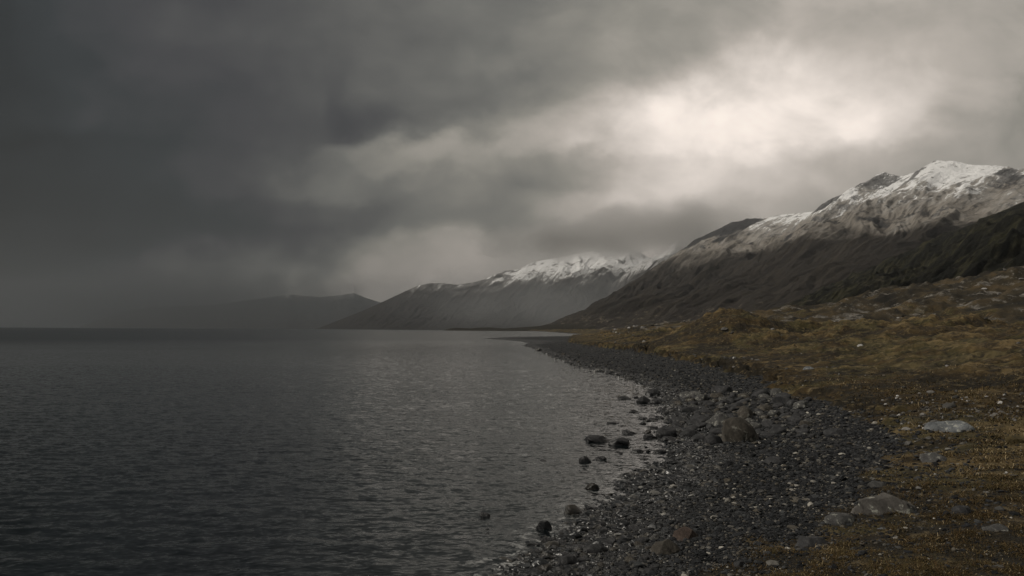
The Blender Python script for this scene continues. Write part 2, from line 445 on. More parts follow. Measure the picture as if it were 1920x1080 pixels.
def mountain_material(name, snow_z, low, mid, scree, scree_z, face_rock=(0.10, 0.095, 0.09), snow_amt=1.0, lowrock=0.0, sc_=1.0):
    mt, T, b = principled(name)
    geo = T.node('ShaderNodeNewGeometry').outputs['Position']
    z = T.sep(geo)[2]
    st = T.attr('fall', 'Vector')                       # metres along the ridge, metres down the fall line
    gul = T.noise(T.vmath('MULTIPLY', st, (1.0, 0.16, 0)), 0.016 * sc_, 8, 0.62, 0.2)
    pat = T.noise(geo, 0.0045 * sc_, 6, 0.6, 0.5)
    fine = T.noise(T.vmath('MULTIPLY', st, (1.0, 0.06, 0)), 0.06 * sc_, 7, 0.7, 0.0)
    rough_ = T.attr('rockface')
    g0 = T.math('SUBTRACT', gul, 0.5); p0 = T.math('SUBTRACT', pat, 0.5); f0 = T.math('SUBTRACT', fine, 0.5)
    zz = T.math('ADD', z, T.math('MULTIPLY', p0, 420.0))
    zz = T.math('ADD', zz, T.math('MULTIPLY', g0, 330.0))
    vf = T.math('SUBTRACT', T.noise(T.vmath('MULTIPLY', st, (1.0, 0.2, 0)), 0.15 * sc_, 5, 0.75, 0.3), 0.5)
    zs = T.math('ADD', zz, T.math('MULTIPLY', f0, 430.0))
    zs = T.math('ADD', zs, T.math('MULTIPLY', vf, 300.0))
    zs = T.math('SUBTRACT', zs, T.math('MULTIPLY', rough_, 260.0))
    oc = T.noise(T.vmath('MULTIPLY', geo, (1, 1, 1.6)), 0.011 * sc_, 9, 0.74, 0.2)
    oc = T.math('MULTIPLY', T.mapr(T.math('ADD', oc, T.math('MULTIPLY', rough_, 0.05)), 0.555, 0.585), T.mapr(z, snow_z - 260, snow_z - 120))
    snow = T.mapr(zs, snow_z - 15, snow_z + 30, 0, snow_amt)
    snow = T.math('MULTIPLY', snow, T.math('SUBTRACT', 1.0, T.math('MULTIPLY', oc, 0.9)))
    dust = T.math('MULTIPLY', T.mapr(zs, snow_z - 200, snow_z + 30, 0, 0.32), snow_amt)
    zc = T.math('ADD', T.math('ADD', z, T.math('MULTIPLY', p0, 250.0)), T.math('MULTIPLY', g0, 60.0))
    lowc = T.mix(T.math('MULTIPLY', T.mapr(gul, 0.44, 0.62), T.mapr(fine, 0.35, 0.6)), low, mid)
    scr = T.mix(T.mapr(fine, 0.4, 0.62), scree, tuple(c * 0.62 for c in scree))
    scr = T.mix(T.mapr(rough_, 0.25, 0.6), scr, face_rock)  # rough faces take the bare rock colour
    col = T.mix(T.mapr(zc, scree_z - 40, scree_z + 60), lowc, scr)
    if lowrock:
        lr = T.noise(T.vmath('MULTIPLY', geo, (1, 0.5, 2)), 0.03, 7, 0.75, 0.5)
        k = T.math('MULTIPLY', T.mapr(lr, 0.56, 0.62), T.mapr(z, 110, 40))
        k = T.math('MULTIPLY', k, lowrock)
        col = T.mix(k, col, (0.2, 0.17, 0.13))
    gl = T.noise(T.vmath('ADD', T.vmath('MULTIPLY', st, (1.0, 0.07, 0)), (77, 3, 0)), 0.02 * sc_, 6, 0.6)
    gl = T.math('ABSOLUTE', T.math('SUBTRACT', gl, 0.5))
    gl = T.math('MULTIPLY', T.mapr(gl, 0.022, 0.004), T.mapr(T.noise(geo, 0.003 * sc_, 3), 0.42, 0.58))
    col = T.mix(T.math('MULTIPLY', gl, 0.65), col, tuple(c * 0.35 for c in mid))
    col = T.mix(oc, col, (0.045, 0.043, 0.043))
    col = T.mix(dust, col, (0.62, 0.61, 0.60))
    col = T.mix(snow, col, (0.84, 0.84, 0.85))
    T.l.new(col, b.inputs['Base Color'])
    set_(b, Roughness=0.95, Specular_IOR_Level=0.1)
    rk_ = T.noise(T.vmath('ADD', geo, (500, 0, 0)), 0.012 * sc_, 10, 0.68)
    bump(T, b, T.math('ADD', rk_, T.math('MULTIPLY', fine, 0.25)), 0.8, 45.0)
    return mt

# ------------------------------------------------------------------ ground
az_dense = np.radians(np.linspace(-9, 37.5, 820))
az_c = np.radians(np.concatenate([np.linspace(-180, -10, 60)]))
az_c2 = np.radians(np.linspace(38.5, 179, 50))
azs = np.concatenate([az_c, az_dense, az_c2])
rs = np.concatenate([np.linspace(0.4, 6, 16), np.exp(np.linspace(math.log(6.2), math.log(420), 780)), np.exp(np.linspace(math.log(430), math.log(4500), 70))])
A, R = np.meshgrid(azs, rs)
P = np.stack([np.sin(A).ravel() * R.ravel(), np.cos(A).ravel() * R.ravel()], -1)
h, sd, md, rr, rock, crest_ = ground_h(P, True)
mossv = sstep(-0.35, 0.35, md / np.clip(rr / 22, 0.6, 6))
gmat = ground_material()
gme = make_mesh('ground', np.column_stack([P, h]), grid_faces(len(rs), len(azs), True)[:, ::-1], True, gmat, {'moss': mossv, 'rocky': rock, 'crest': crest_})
add('ground', gme, kind='structure')

# ------------------------------------------------------------------ mountains
def mountain(name, ridge, foot, mat, seed, gully=1.0, ns=700, nt=320, power=1.3, rock_band=None, wl=420.0, crest=10.0):
    """ridge: (px, py, distance); foot: (ridge px, foot px, foot distance, foot z)"""
    ridge = np.array(ridge, float); foot = np.array(foot, float)
    px = np.linspace(ridge[0, 0], ridge[-1, 0], ns)
    py = np.interp(px, ridge[:, 0], ridge[:, 1]); D = np.interp(px, ridge[:, 0], ridge[:, 2])
    d = pdir(px, py); d /= np.hypot(d[:, 0], d[:, 1])[:, None]
    Pr = d * D[:, None]; Pr[:, 2] += H
    fx = np.interp(px, foot[:, 0], foot[:, 1]); fd = np.interp(px, foot[:, 0], foot[:, 2]); fz = np.interp(px, foot[:, 0], foot[:, 3])
    dd = pdir(fx, np.full(ns, 619.0)); dd /= np.hypot(dd[:, 0], dd[:, 1])[:, None]
    Pf = dd * fd[:, None]; Pf[:, 2] = fz
    s = np.concatenate([[0], np.cumsum(np.hypot(*np.diff((Pr[:, :2] + Pf[:, :2]) / 2, axis=0).T))])
    t = np.concatenate([np.linspace(0, 1, nt), np.linspace(1.02, 1.8, 24)])
    T_, S_ = np.meshgrid(t, s, indexing='ij')
    tc_ = np.clip(T_, 0, 1)
    XY = Pf[None, :, :2] * (1 - T_[..., None]) + Pr[None, :, :2] * T_[..., None]
    L = np.hypot(*(Pr[:, :2] - Pf[:, :2]).T)
    fall = T_ * L[None, :]
    Hh = Pr[:, 2] - Pf[:, 2]
    prof = tc_ ** power * 0.92 + tc_ * 0.08
    z = Pf[None, :, 2] + Hh[None, :] * prof
    win = np.sin(np.pi * tc_ ** 0.9) ** 0.7 * (1 - sstep(0.9, 1.0, tc_))
    amp = gully * np.clip(Hh[None, :] / 800, 0.05, 1.3)
    w = 0.6 * fbm(XY[..., 0] / 900, XY[..., 1] / 900, 3, seed + 9)
    g1 = fbm(S_ / wl + w, fall / (wl * 4.5), 5, seed, 0.55, ridged=True) - 0.35
    g2 = fbm(XY[..., 0] / 500, XY[..., 1] / 500, 6, seed + 3)
    g3 = fbm(S_ / (wl * 0.25) + w, fall / (wl * 1.3), 4, seed + 5, 0.6, ridged=True) - 0.35
    z = z + win * amp * (115 * g1 + 60 * g2 + 24 * g3)
    rough = np.clip(fbm(XY[..., 0] / 260, XY[..., 1] / 260, 4, seed + 17) * 2.2 - 0.25, 0, 1)
    if rock_band is not None:
        rough = np.clip(rough * 0.8 + rock_band(px)[None, :] * sstep(0.80, 0.93, T_) * (1 - 0 * T_), 0, 1)
    z = z + crest * amp * (fbm(XY[..., 0] / 70, XY[..., 1] / 70, 5, seed + 21, 0.6)) * (0.4 + rough * 1.6) * sstep(0.1, 0.4, tc_)
    z = z - np.maximum(T_ - 1, 0) * Hh[None, :] * 0.9
    me = make_mesh(name, np.column_stack([XY.reshape(-1, 2), z.ravel()]), grid_faces(len(t), ns)[:, ::-1], True, mat,
                   {'fall': np.stack([S_, fall, 0 * S_], -1).reshape(-1, 3), 'rockface': rough.ravel()})
    return add(name, me, kind='structure')

m1_mat = mountain_material('snowy_mountain', 575, (0.028, 0.024, 0.021), (0.045, 0.038, 0.030), (0.27, 0.245, 0.215), 372, (0.05, 0.05, 0.052), lowrock=0.9)
sky1 = [(1000, 614, 5200), (1030, 607, 5175), (1070, 595, 5166), (1120, 570, 5089), (1160, 545, 5074), (1200, 520, 5057), (1250, 490, 5011), (1285, 467, 4936), (1302, 450, 4875), (1320, 441, 4858),
        (1341, 432, 4846), (1369, 418, 4799), (1400, 411, 4754), (1431, 410, 4708), (1459, 403, 4656), (1494, 400, 4565), (1526, 397, 4466), (1543, 382, 4441), (1564, 371, 4421), (1599, 355, 4370), (1634, 340, 4317),
        (1644, 328, 4310), (1655, 324, 4294), (1669, 327, 4282), (1695, 328, 4274), (1700, 326, 4270), (1721, 322, 4220), (1738, 308, 4180), (1752, 301, 4150), (1773, 301, 4100), (1791, 302, 4080), (1815, 308, 4050),
        (1843, 310, 4000), (1871, 310, 3950), (1895, 314, 3900), (1920, 317, 3870), (2100, 335, 3600), (2500, 420, 3000)]
foot1 = [(1000, 980, 5000, -8), (1160, 990, 4100, -6), (1302, 1020, 3400, -4), (1530, 1080, 2700, -2), (1770, 1180, 2300, 0), (1920, 1270, 2000, 0), (2500, 1700, 1500, 0)]
band = lambda px: sstep(1290, 1310, px) * (1 - sstep(1420, 1450, px)) * 0.8 + sstep(1530, 1550, px) * (1 - sstep(1695, 1705, px)) * 0.8 + sstep(1735, 1742, px) * (1 - sstep(1750, 1760, px)) + sstep(1860, 1900, px) * 0.35
mountain('snowy_mountain', sky1, foot1, m1_mat, 100, rock_band=band, ns=1000, nt=460)

m0_mat = mountain_material('green_hillside', 3000, (0.011, 0.0115, 0.009), (0.062, 0.058, 0.032), (0.03, 0.03, 0.018), 1500, sc_=3.0, lowrock=0.25)
sky0 = [(1380, 600, 1900), (1480, 575, 1850), (1560, 540, 1750), (1640, 500, 1650), (1720, 465, 1600), (1775, 439, 1550), (1850, 408, 1500), (1920, 378, 1450), (2100, 300, 1300), (2500, 200, 1100)]
foot0 = [(1380, 1250, 1300, 0), (1640, 1400, 850, 0), (1920, 1560, 680, 0), (2500, 2000, 520, 0)]
mountain('green_hillside', sky0, foot0, m0_mat, 200, gully=1.2, ns=600, nt=300, power=1.1, wl=130.0, crest=6.0)

m2_mat = mountain_material('far_snowy_mountain', 560, (0.025, 0.023, 0.022), (0.032, 0.029, 0.026), (0.05, 0.045, 0.04), 480, snow_amt=0.85, sc_=0.9)
sky2 = [(585, 619, 9000), (600, 614, 9000), (651, 594, 9000), (691, 578, 9000), (730, 560, 9000), (758, 547, 9000), (782, 536, 9000), (805, 531, 9000), (833, 531, 9000), (857, 534, 9000), (889, 529, 9000),
        (908, 524, 9000), (928, 515, 9000), (948, 508, 9000), (972, 505, 9000), (987, 497, 9000), (1003, 491, 9000), (1035, 485, 9000), (1067, 479, 9000), (1106, 471, 9000), (1146, 464, 9000), (1166, 460, 9000),
        (1189, 465, 9000), (1213, 481, 9000), (1260, 500, 9000), (1340, 540, 9000)]
foot2 = [(585, 575, 8900, -15), (833, 700, 7600, -12), (1000, 860, 7200, -10), (1166, 960, 6800, -10), (1340, 1100, 6500, -10)]
mountain('far_snowy_mountain', sky2, foot2, m2_mat, 311, ns=700, nt=300, gully=1.0, wl=520)
sky2b = [(1150, 530, 7900), (1190, 500, 7900), (1225, 482, 7900), (1241, 475, 7900), (1272, 448, 7900), (1288, 432, 7900), (1310, 424, 7900), (1350, 430, 7900), (1450, 470, 7900)]
foot2b = [(1150, 1080, 6900, -10), (1450, 1200, 6500, -10)]
mountain('cloud_wrapped_peak', sky2b, foot2b, m2_mat, 411, ns=260, nt=160, gully=1.4)
m3_mat = mountain_material('distant_ridge', 900, (0.025, 0.023, 0.022), (0.03, 0.03, 0.03), (0.05, 0.045, 0.04), 700, sc_=0.5)
sky3 = [(150, 612, 20000), (230, 585, 20000), (280, 576, 20000), (400, 572, 20000), (480, 561, 20000), (540, 552, 20000), (600, 557, 20000), (640, 553, 20000), (663, 549, 20000), (685, 558, 20000), (710, 566, 20000), (740, 573, 20000), (800, 600, 20000), (830, 616, 20000)]
mountain('distant_ridge', sky3, [(150, 150, 17500, -20), (830, 830, 17500, -20)], m3_mat, 511, ns=300, nt=100, wl=900)
# low headland at the far shore
m4_mat = mountain_material('low_headland', 4000, (0.03, 0.027, 0.02), (0.05, 0.042, 0.03), (0.03, 0.03, 0.02), 3000, sc_=8.0)
sky4 = [(832, 619.2, 3300), (842, 616, 3300), (856, 614.5, 3300), (880, 616, 3300), (895, 614.5, 3300), (920, 614, 3300), (945, 616, 3300), (965, 614.5, 3300), (1000, 612, 3300), (1060, 607, 3300), (1120, 606, 3200), (1200, 608, 3000)]
mountain('low_headland', sky4, [(832, 832, 3000, -1), (1000, 1000, 2500, -1), (1200, 1200, 2300, -1)], m4_mat, 611, ns=260, nt=60, wl=60, crest=40)

# ------------------------------------------------------------------ water
def water_material():
    mt, T, b = principled('cold_sea_water')
    geo = T.node('ShaderNodeNewGeometry').outputs['Position']
    px_, py_, pz_ = T.sep(geo)[:3]
    r = T.math('POWER', T.math('ADD', T.math('MULTIPLY', px_, px_), T.math('MULTIPLY', py_, py_)), 0.5)
    q = T.vmath('MULTIPLY', geo, (0.62, 1.0, 0.0))
    wn = T.noise(q, 0.35, 3, 0.5, out=1)
    q = T.vmath('ADD', q, T.vmath('MULTIPLY', wn, (0.9, 0.9, 0)))
    a = T.noise(q, 5.2, 3, 0.55, 0.3, out=1)
    c = T.noise(T.vmath('ADD', T.vmath('MULTIPLY', q, (0.8, 1, 0)), (3, 9, 0)), 18.0, 3, 0.55, 0.2, out=1)
    gust = T.noise(T.vmath('MULTIPLY', geo, (0.35, 1.0, 0)), 0.03, 4, 0.55, 0.5)
    st = T.math('MULTIPLY', T.mapr(gust, 0.35, 0.65, 0.6, 1.1), T.mapr(r, 12, 90, 1.5, 0.7))
    # the wind drops towards the far bay: the surface lies smooth beyond about 300 m
    calm = T.mapr(T.math('ADD', r, T.math('MULTIPLY', T.math('SUBTRACT', gust, 0.5), 120)), 250, 330, 1.0, 0.25)
    rough2 = T.mapr(T.math('ADD', r, T.math('MULTIPLY', T.math('SUBTRACT', gust, 0.5), 900)), 2400, 4500, 0.0, 0.5)
    st = T.math('MULTIPLY', st, T.math('MAXIMUM', calm, rough2))
    # ripples too small for the mesh: their slopes tilt the normal directly
    sl = T.vmath('ADD', T.vmath('MULTIPLY', T.vmath('SUBTRACT', a, (0.5, 0.5, 0.5)), (0.32, 0.52, 0)),
                 T.vmath('MULTIPLY', T.vmath('SUBTRACT', c, (0.5, 0.5, 0.5)), (0.34, 0.50, 0)))
    sl = T.vmath('MULTIPLY', sl, T.comb(st, st, 0.0))
    nn = T.vmath('NORMALIZE', T.vmath('ADD', T.node('ShaderNodeNewGeometry').outputs['Normal'], sl))
    T.l.new(nn, b.inputs['Normal'])
    # broken foam where the ripples lap the stones
    sh = T.attr('shore')
    fn = T.noise(geo, 3.5, 5, 0.7, 0.4)
    foam = T.math('MULTIPLY', T.mapr(sh, -1.3, -0.05), T.mapr(fn, 0.53, 0.60))
    T.l.new(T.mix(T.math('MULTIPLY', foam, 0.55), (0.004, 0.006, 0.007), (0.5, 0.5, 0.49)), b.inputs['Base Color'])
    T.put(b.inputs['Roughness'], T.mapr(r, 60, 300, 0.03, 0.22))
    b.inputs['IOR'].default_value = 1.333
    b.inputs['Specular IOR Level'].default_value = 0.5
    return mt
az_d = np.radians(np.linspace(-38, 20, 560))
azw_ = np.concatenate([np.radians(np.linspace(-180, -39, 40)), az_d, np.radians(np.linspace(21, 179, 45))])
rs = np.concatenate([np.linspace(0.5, 7.4, 10), np.exp(np.linspace(math.log(7.6), math.log(170), 720)), np.exp(np.linspace(math.log(175), math.log(24000), 70))])
A, R = np.meshgrid(azw_, rs)
X = (np.sin(A) * R).ravel(); Y = (np.cos(A) * R).ravel(); Rf = R.ravel()
wx = 0.8 * perlin(X / 5, Y / 5, 70); wy = 0.8 * perlin(X / 5 + 50, Y / 5, 71)
wz = 0.011 * fbm((X + 0.25 * Y) / 3.2 + wx, Y / 1.25 + wy, 3, 72) + 0.013 * perlin((X + 0.2 * Y) / 1.1 + wx, Y / 0.52 + 2 * wy, 73) + 0.007 * perlin(X / 0.5 + wx, Y / 0.27 + wy, 75)
wz = wz * (1 - sstep(90, 165, Rf))
PW = np.stack([X, Y], -1)
near_ = Rf < 200
sdw = np.full(len(X), -50.0); sdw[near_] = masks(PW[near_])[0]
wz *= 0.35 + 0.65 * sstep(-0.3, -5.0, sdw)
wme = make_mesh('water', np.column_stack([X, Y, wz]), grid_faces(len(rs), len(azw_), True)[:, ::-1], True, water_material(), {'shore': sdw})
add('water', wme, kind='structure')

# ------------------------------------------------------------------ rocks
def ico(sub):
    t = (1 + 5 ** 0.5) / 2
    V = [(-1, t, 0), (1, t, 0), (-1, -t, 0), (1, -t, 0), (0, -1, t), (0, 1, t), (0, -1, -t), (0, 1, -t), (t, 0, -1), (t, 0, 1), (-t, 0, -1), (-t, 0, 1)]
    Fc = [(0, 11, 5), (0, 5, 1), (0, 1, 7), (0, 7, 10), (0, 10, 11), (1, 5, 9), (5, 11, 4), (11, 10, 2), (10, 7, 6), (7, 1, 8), (3, 9, 4), (3, 4, 2), (3, 2, 6), (3, 6, 8), (3, 8, 9), (4, 9, 5), (2, 4, 11), (6, 2, 10), (8, 6, 7), (9, 8, 1)]
    V = [np.array(v, float) / np.linalg.norm(v) for v in V]
    for _ in range(sub):
        cache = {}; nf = []
        def mid(a, b):
            k = (min(a, b), max(a, b))
            if k not in cache:
                v = V[a] + V[b]; V.append(v / np.linalg.norm(v)); cache[k] = len(V) - 1
            return cache[k]
        for a, b, c in Fc:
            x, y, z = mid(a, b), mid(b, c), mid(c, a)
            nf += [(a, x, z), (b, y, x), (c, z, y), (x, y, z)]
        Fc = nf
    return np.array(V), np.array(Fc)
ICO = {k: ico(k) for k in (1, 2, 4)}

def rock_shape(sub, seed, cuts=9, lump=0.16, sharp=0.0):
    """a weathered stone inscribed in a unit sphere: chopped by random planes, then roughened"""
    rg = np.random.default_rng(seed)
    V, Fc = ICO[sub]; V = V.copy()
    for _ in range(cuts):
        n = rg.normal(size=3); n[2] = abs(n[2]) * 0.8; n /= np.linalg.norm(n)
        c = rg.uniform(0.62, 0.93)
        d = V @ n; k = d > c
        V[k] -= np.outer((d[k] - c) * rg.uniform(0.75, 1.0), n)
    o = rg.uniform(0, 50, 2)
    n1 = perlin(V[:, 0] * 1.3 + o[0] + V[:, 2], V[:, 1] * 1.3 + o[1] - 0.7 * V[:, 2], seed) * lump
    n2 = 0
    if sub > 2:
        n2 = fbm(V[:, 0] * 3 + o[1] + 2 * V[:, 2], V[:, 1] * 3 + o[0] - V[:, 2], 4, seed + 1, 0.6) * lump * (0.35 + sharp)
    V = V * (1 + n1 + n2)[:, None]
    return V / np.abs(V).max(0), Fc

def stone_mat(name, c1, c2, c3, rough=0.75, scale=3.0, wetness=True, lichen=0.0):
    mt, T, b = principled(name)
    ob = T.node('ShaderNodeTexCoord').outputs['Object']
    geo = T.node('ShaderNodeNewGeometry').outputs['Position']
    n = T.noise(ob, scale, 7, 0.62, 0.6)
    f = T.noise(ob, scale * 9, 5, 0.7)
    col = T.ramp(n, [(0.3, c1), (0.5, c2), (0.68, c3)])
    col = T.mix(T.mapr(f, 0.35, 0.65, 0.0, 0.5), col, T.mix(1.0, col, (0.35, 0.35, 0.35), 'MULTIPLY'))
    if lichen:
        col = T.mix(T.mapr(T.noise(ob, scale * 2.2, 5, 0.7, 0.3), 0.56, 0.62, 0, lichen), col, (0.33, 0.33, 0.29))
    z = T.sep(geo)[2]
    if wetness:
        wet = T.mapr(z, 0.20, 0.06)
        col = T.mix(wet, col, T.mix(1.0, col, (0.4, 0.4, 0.42), 'MULTIPLY'))
        T.put(b.inputs['Roughness'], T.mapr(wet, 0, 1, rough, 0.32))
    else:
        b.inputs['Roughness'].default_value = rough
    T.l.new(col, b.inputs['Base Color'])
    b.inputs['Specular IOR Level'].default_value = 0.35
    bump(T, b, T.math('ADD', n, T.math('MULTIPLY', f, 0.35)), 0.8, 0.05)
    return mt
SM = {
 'dark': stone_mat('dark_basalt', (0.014, 0.015, 0.016), (0.028, 0.028, 0.030), (0.055, 0.055, 0.055)),
 'grey': stone_mat('grey_stone', (0.03, 0.03, 0.03), (0.06, 0.059, 0.057), (0.11, 0.107, 0.10), 0.85, lichen=0.5),
 'pale': stone_mat('pale_stone', (0.06, 0.065, 0.069), (0.115, 0.123, 0.13), (0.21, 0.22, 0.222), 0.9, lichen=0.6),
 'brown': stone_mat('brown_boulder', (0.026, 0.023, 0.019), (0.050, 0.044, 0.036), (0.095, 0.084, 0.07), 0.9, 1.6, lichen=0.25),
 'rust': stone_mat('reddish_stone', (0.035, 0.026, 0.021), (0.065, 0.046, 0.037), (0.11, 0.082, 0.068), 0.85),
 'tan': stone_mat('pale_brown_boulder', (0.040, 0.037, 0.034), (0.082, 0.076, 0.069), (0.17, 0.158, 0.146), 0.9, 1.8, lichen=0.7),
 'moss': stone_mat('mossy_stone', (0.03, 0.024, 0.010), (0.065, 0.048, 0.018), (0.11, 0.08, 0.03), 0.95, 5.0, wetness=False),
}
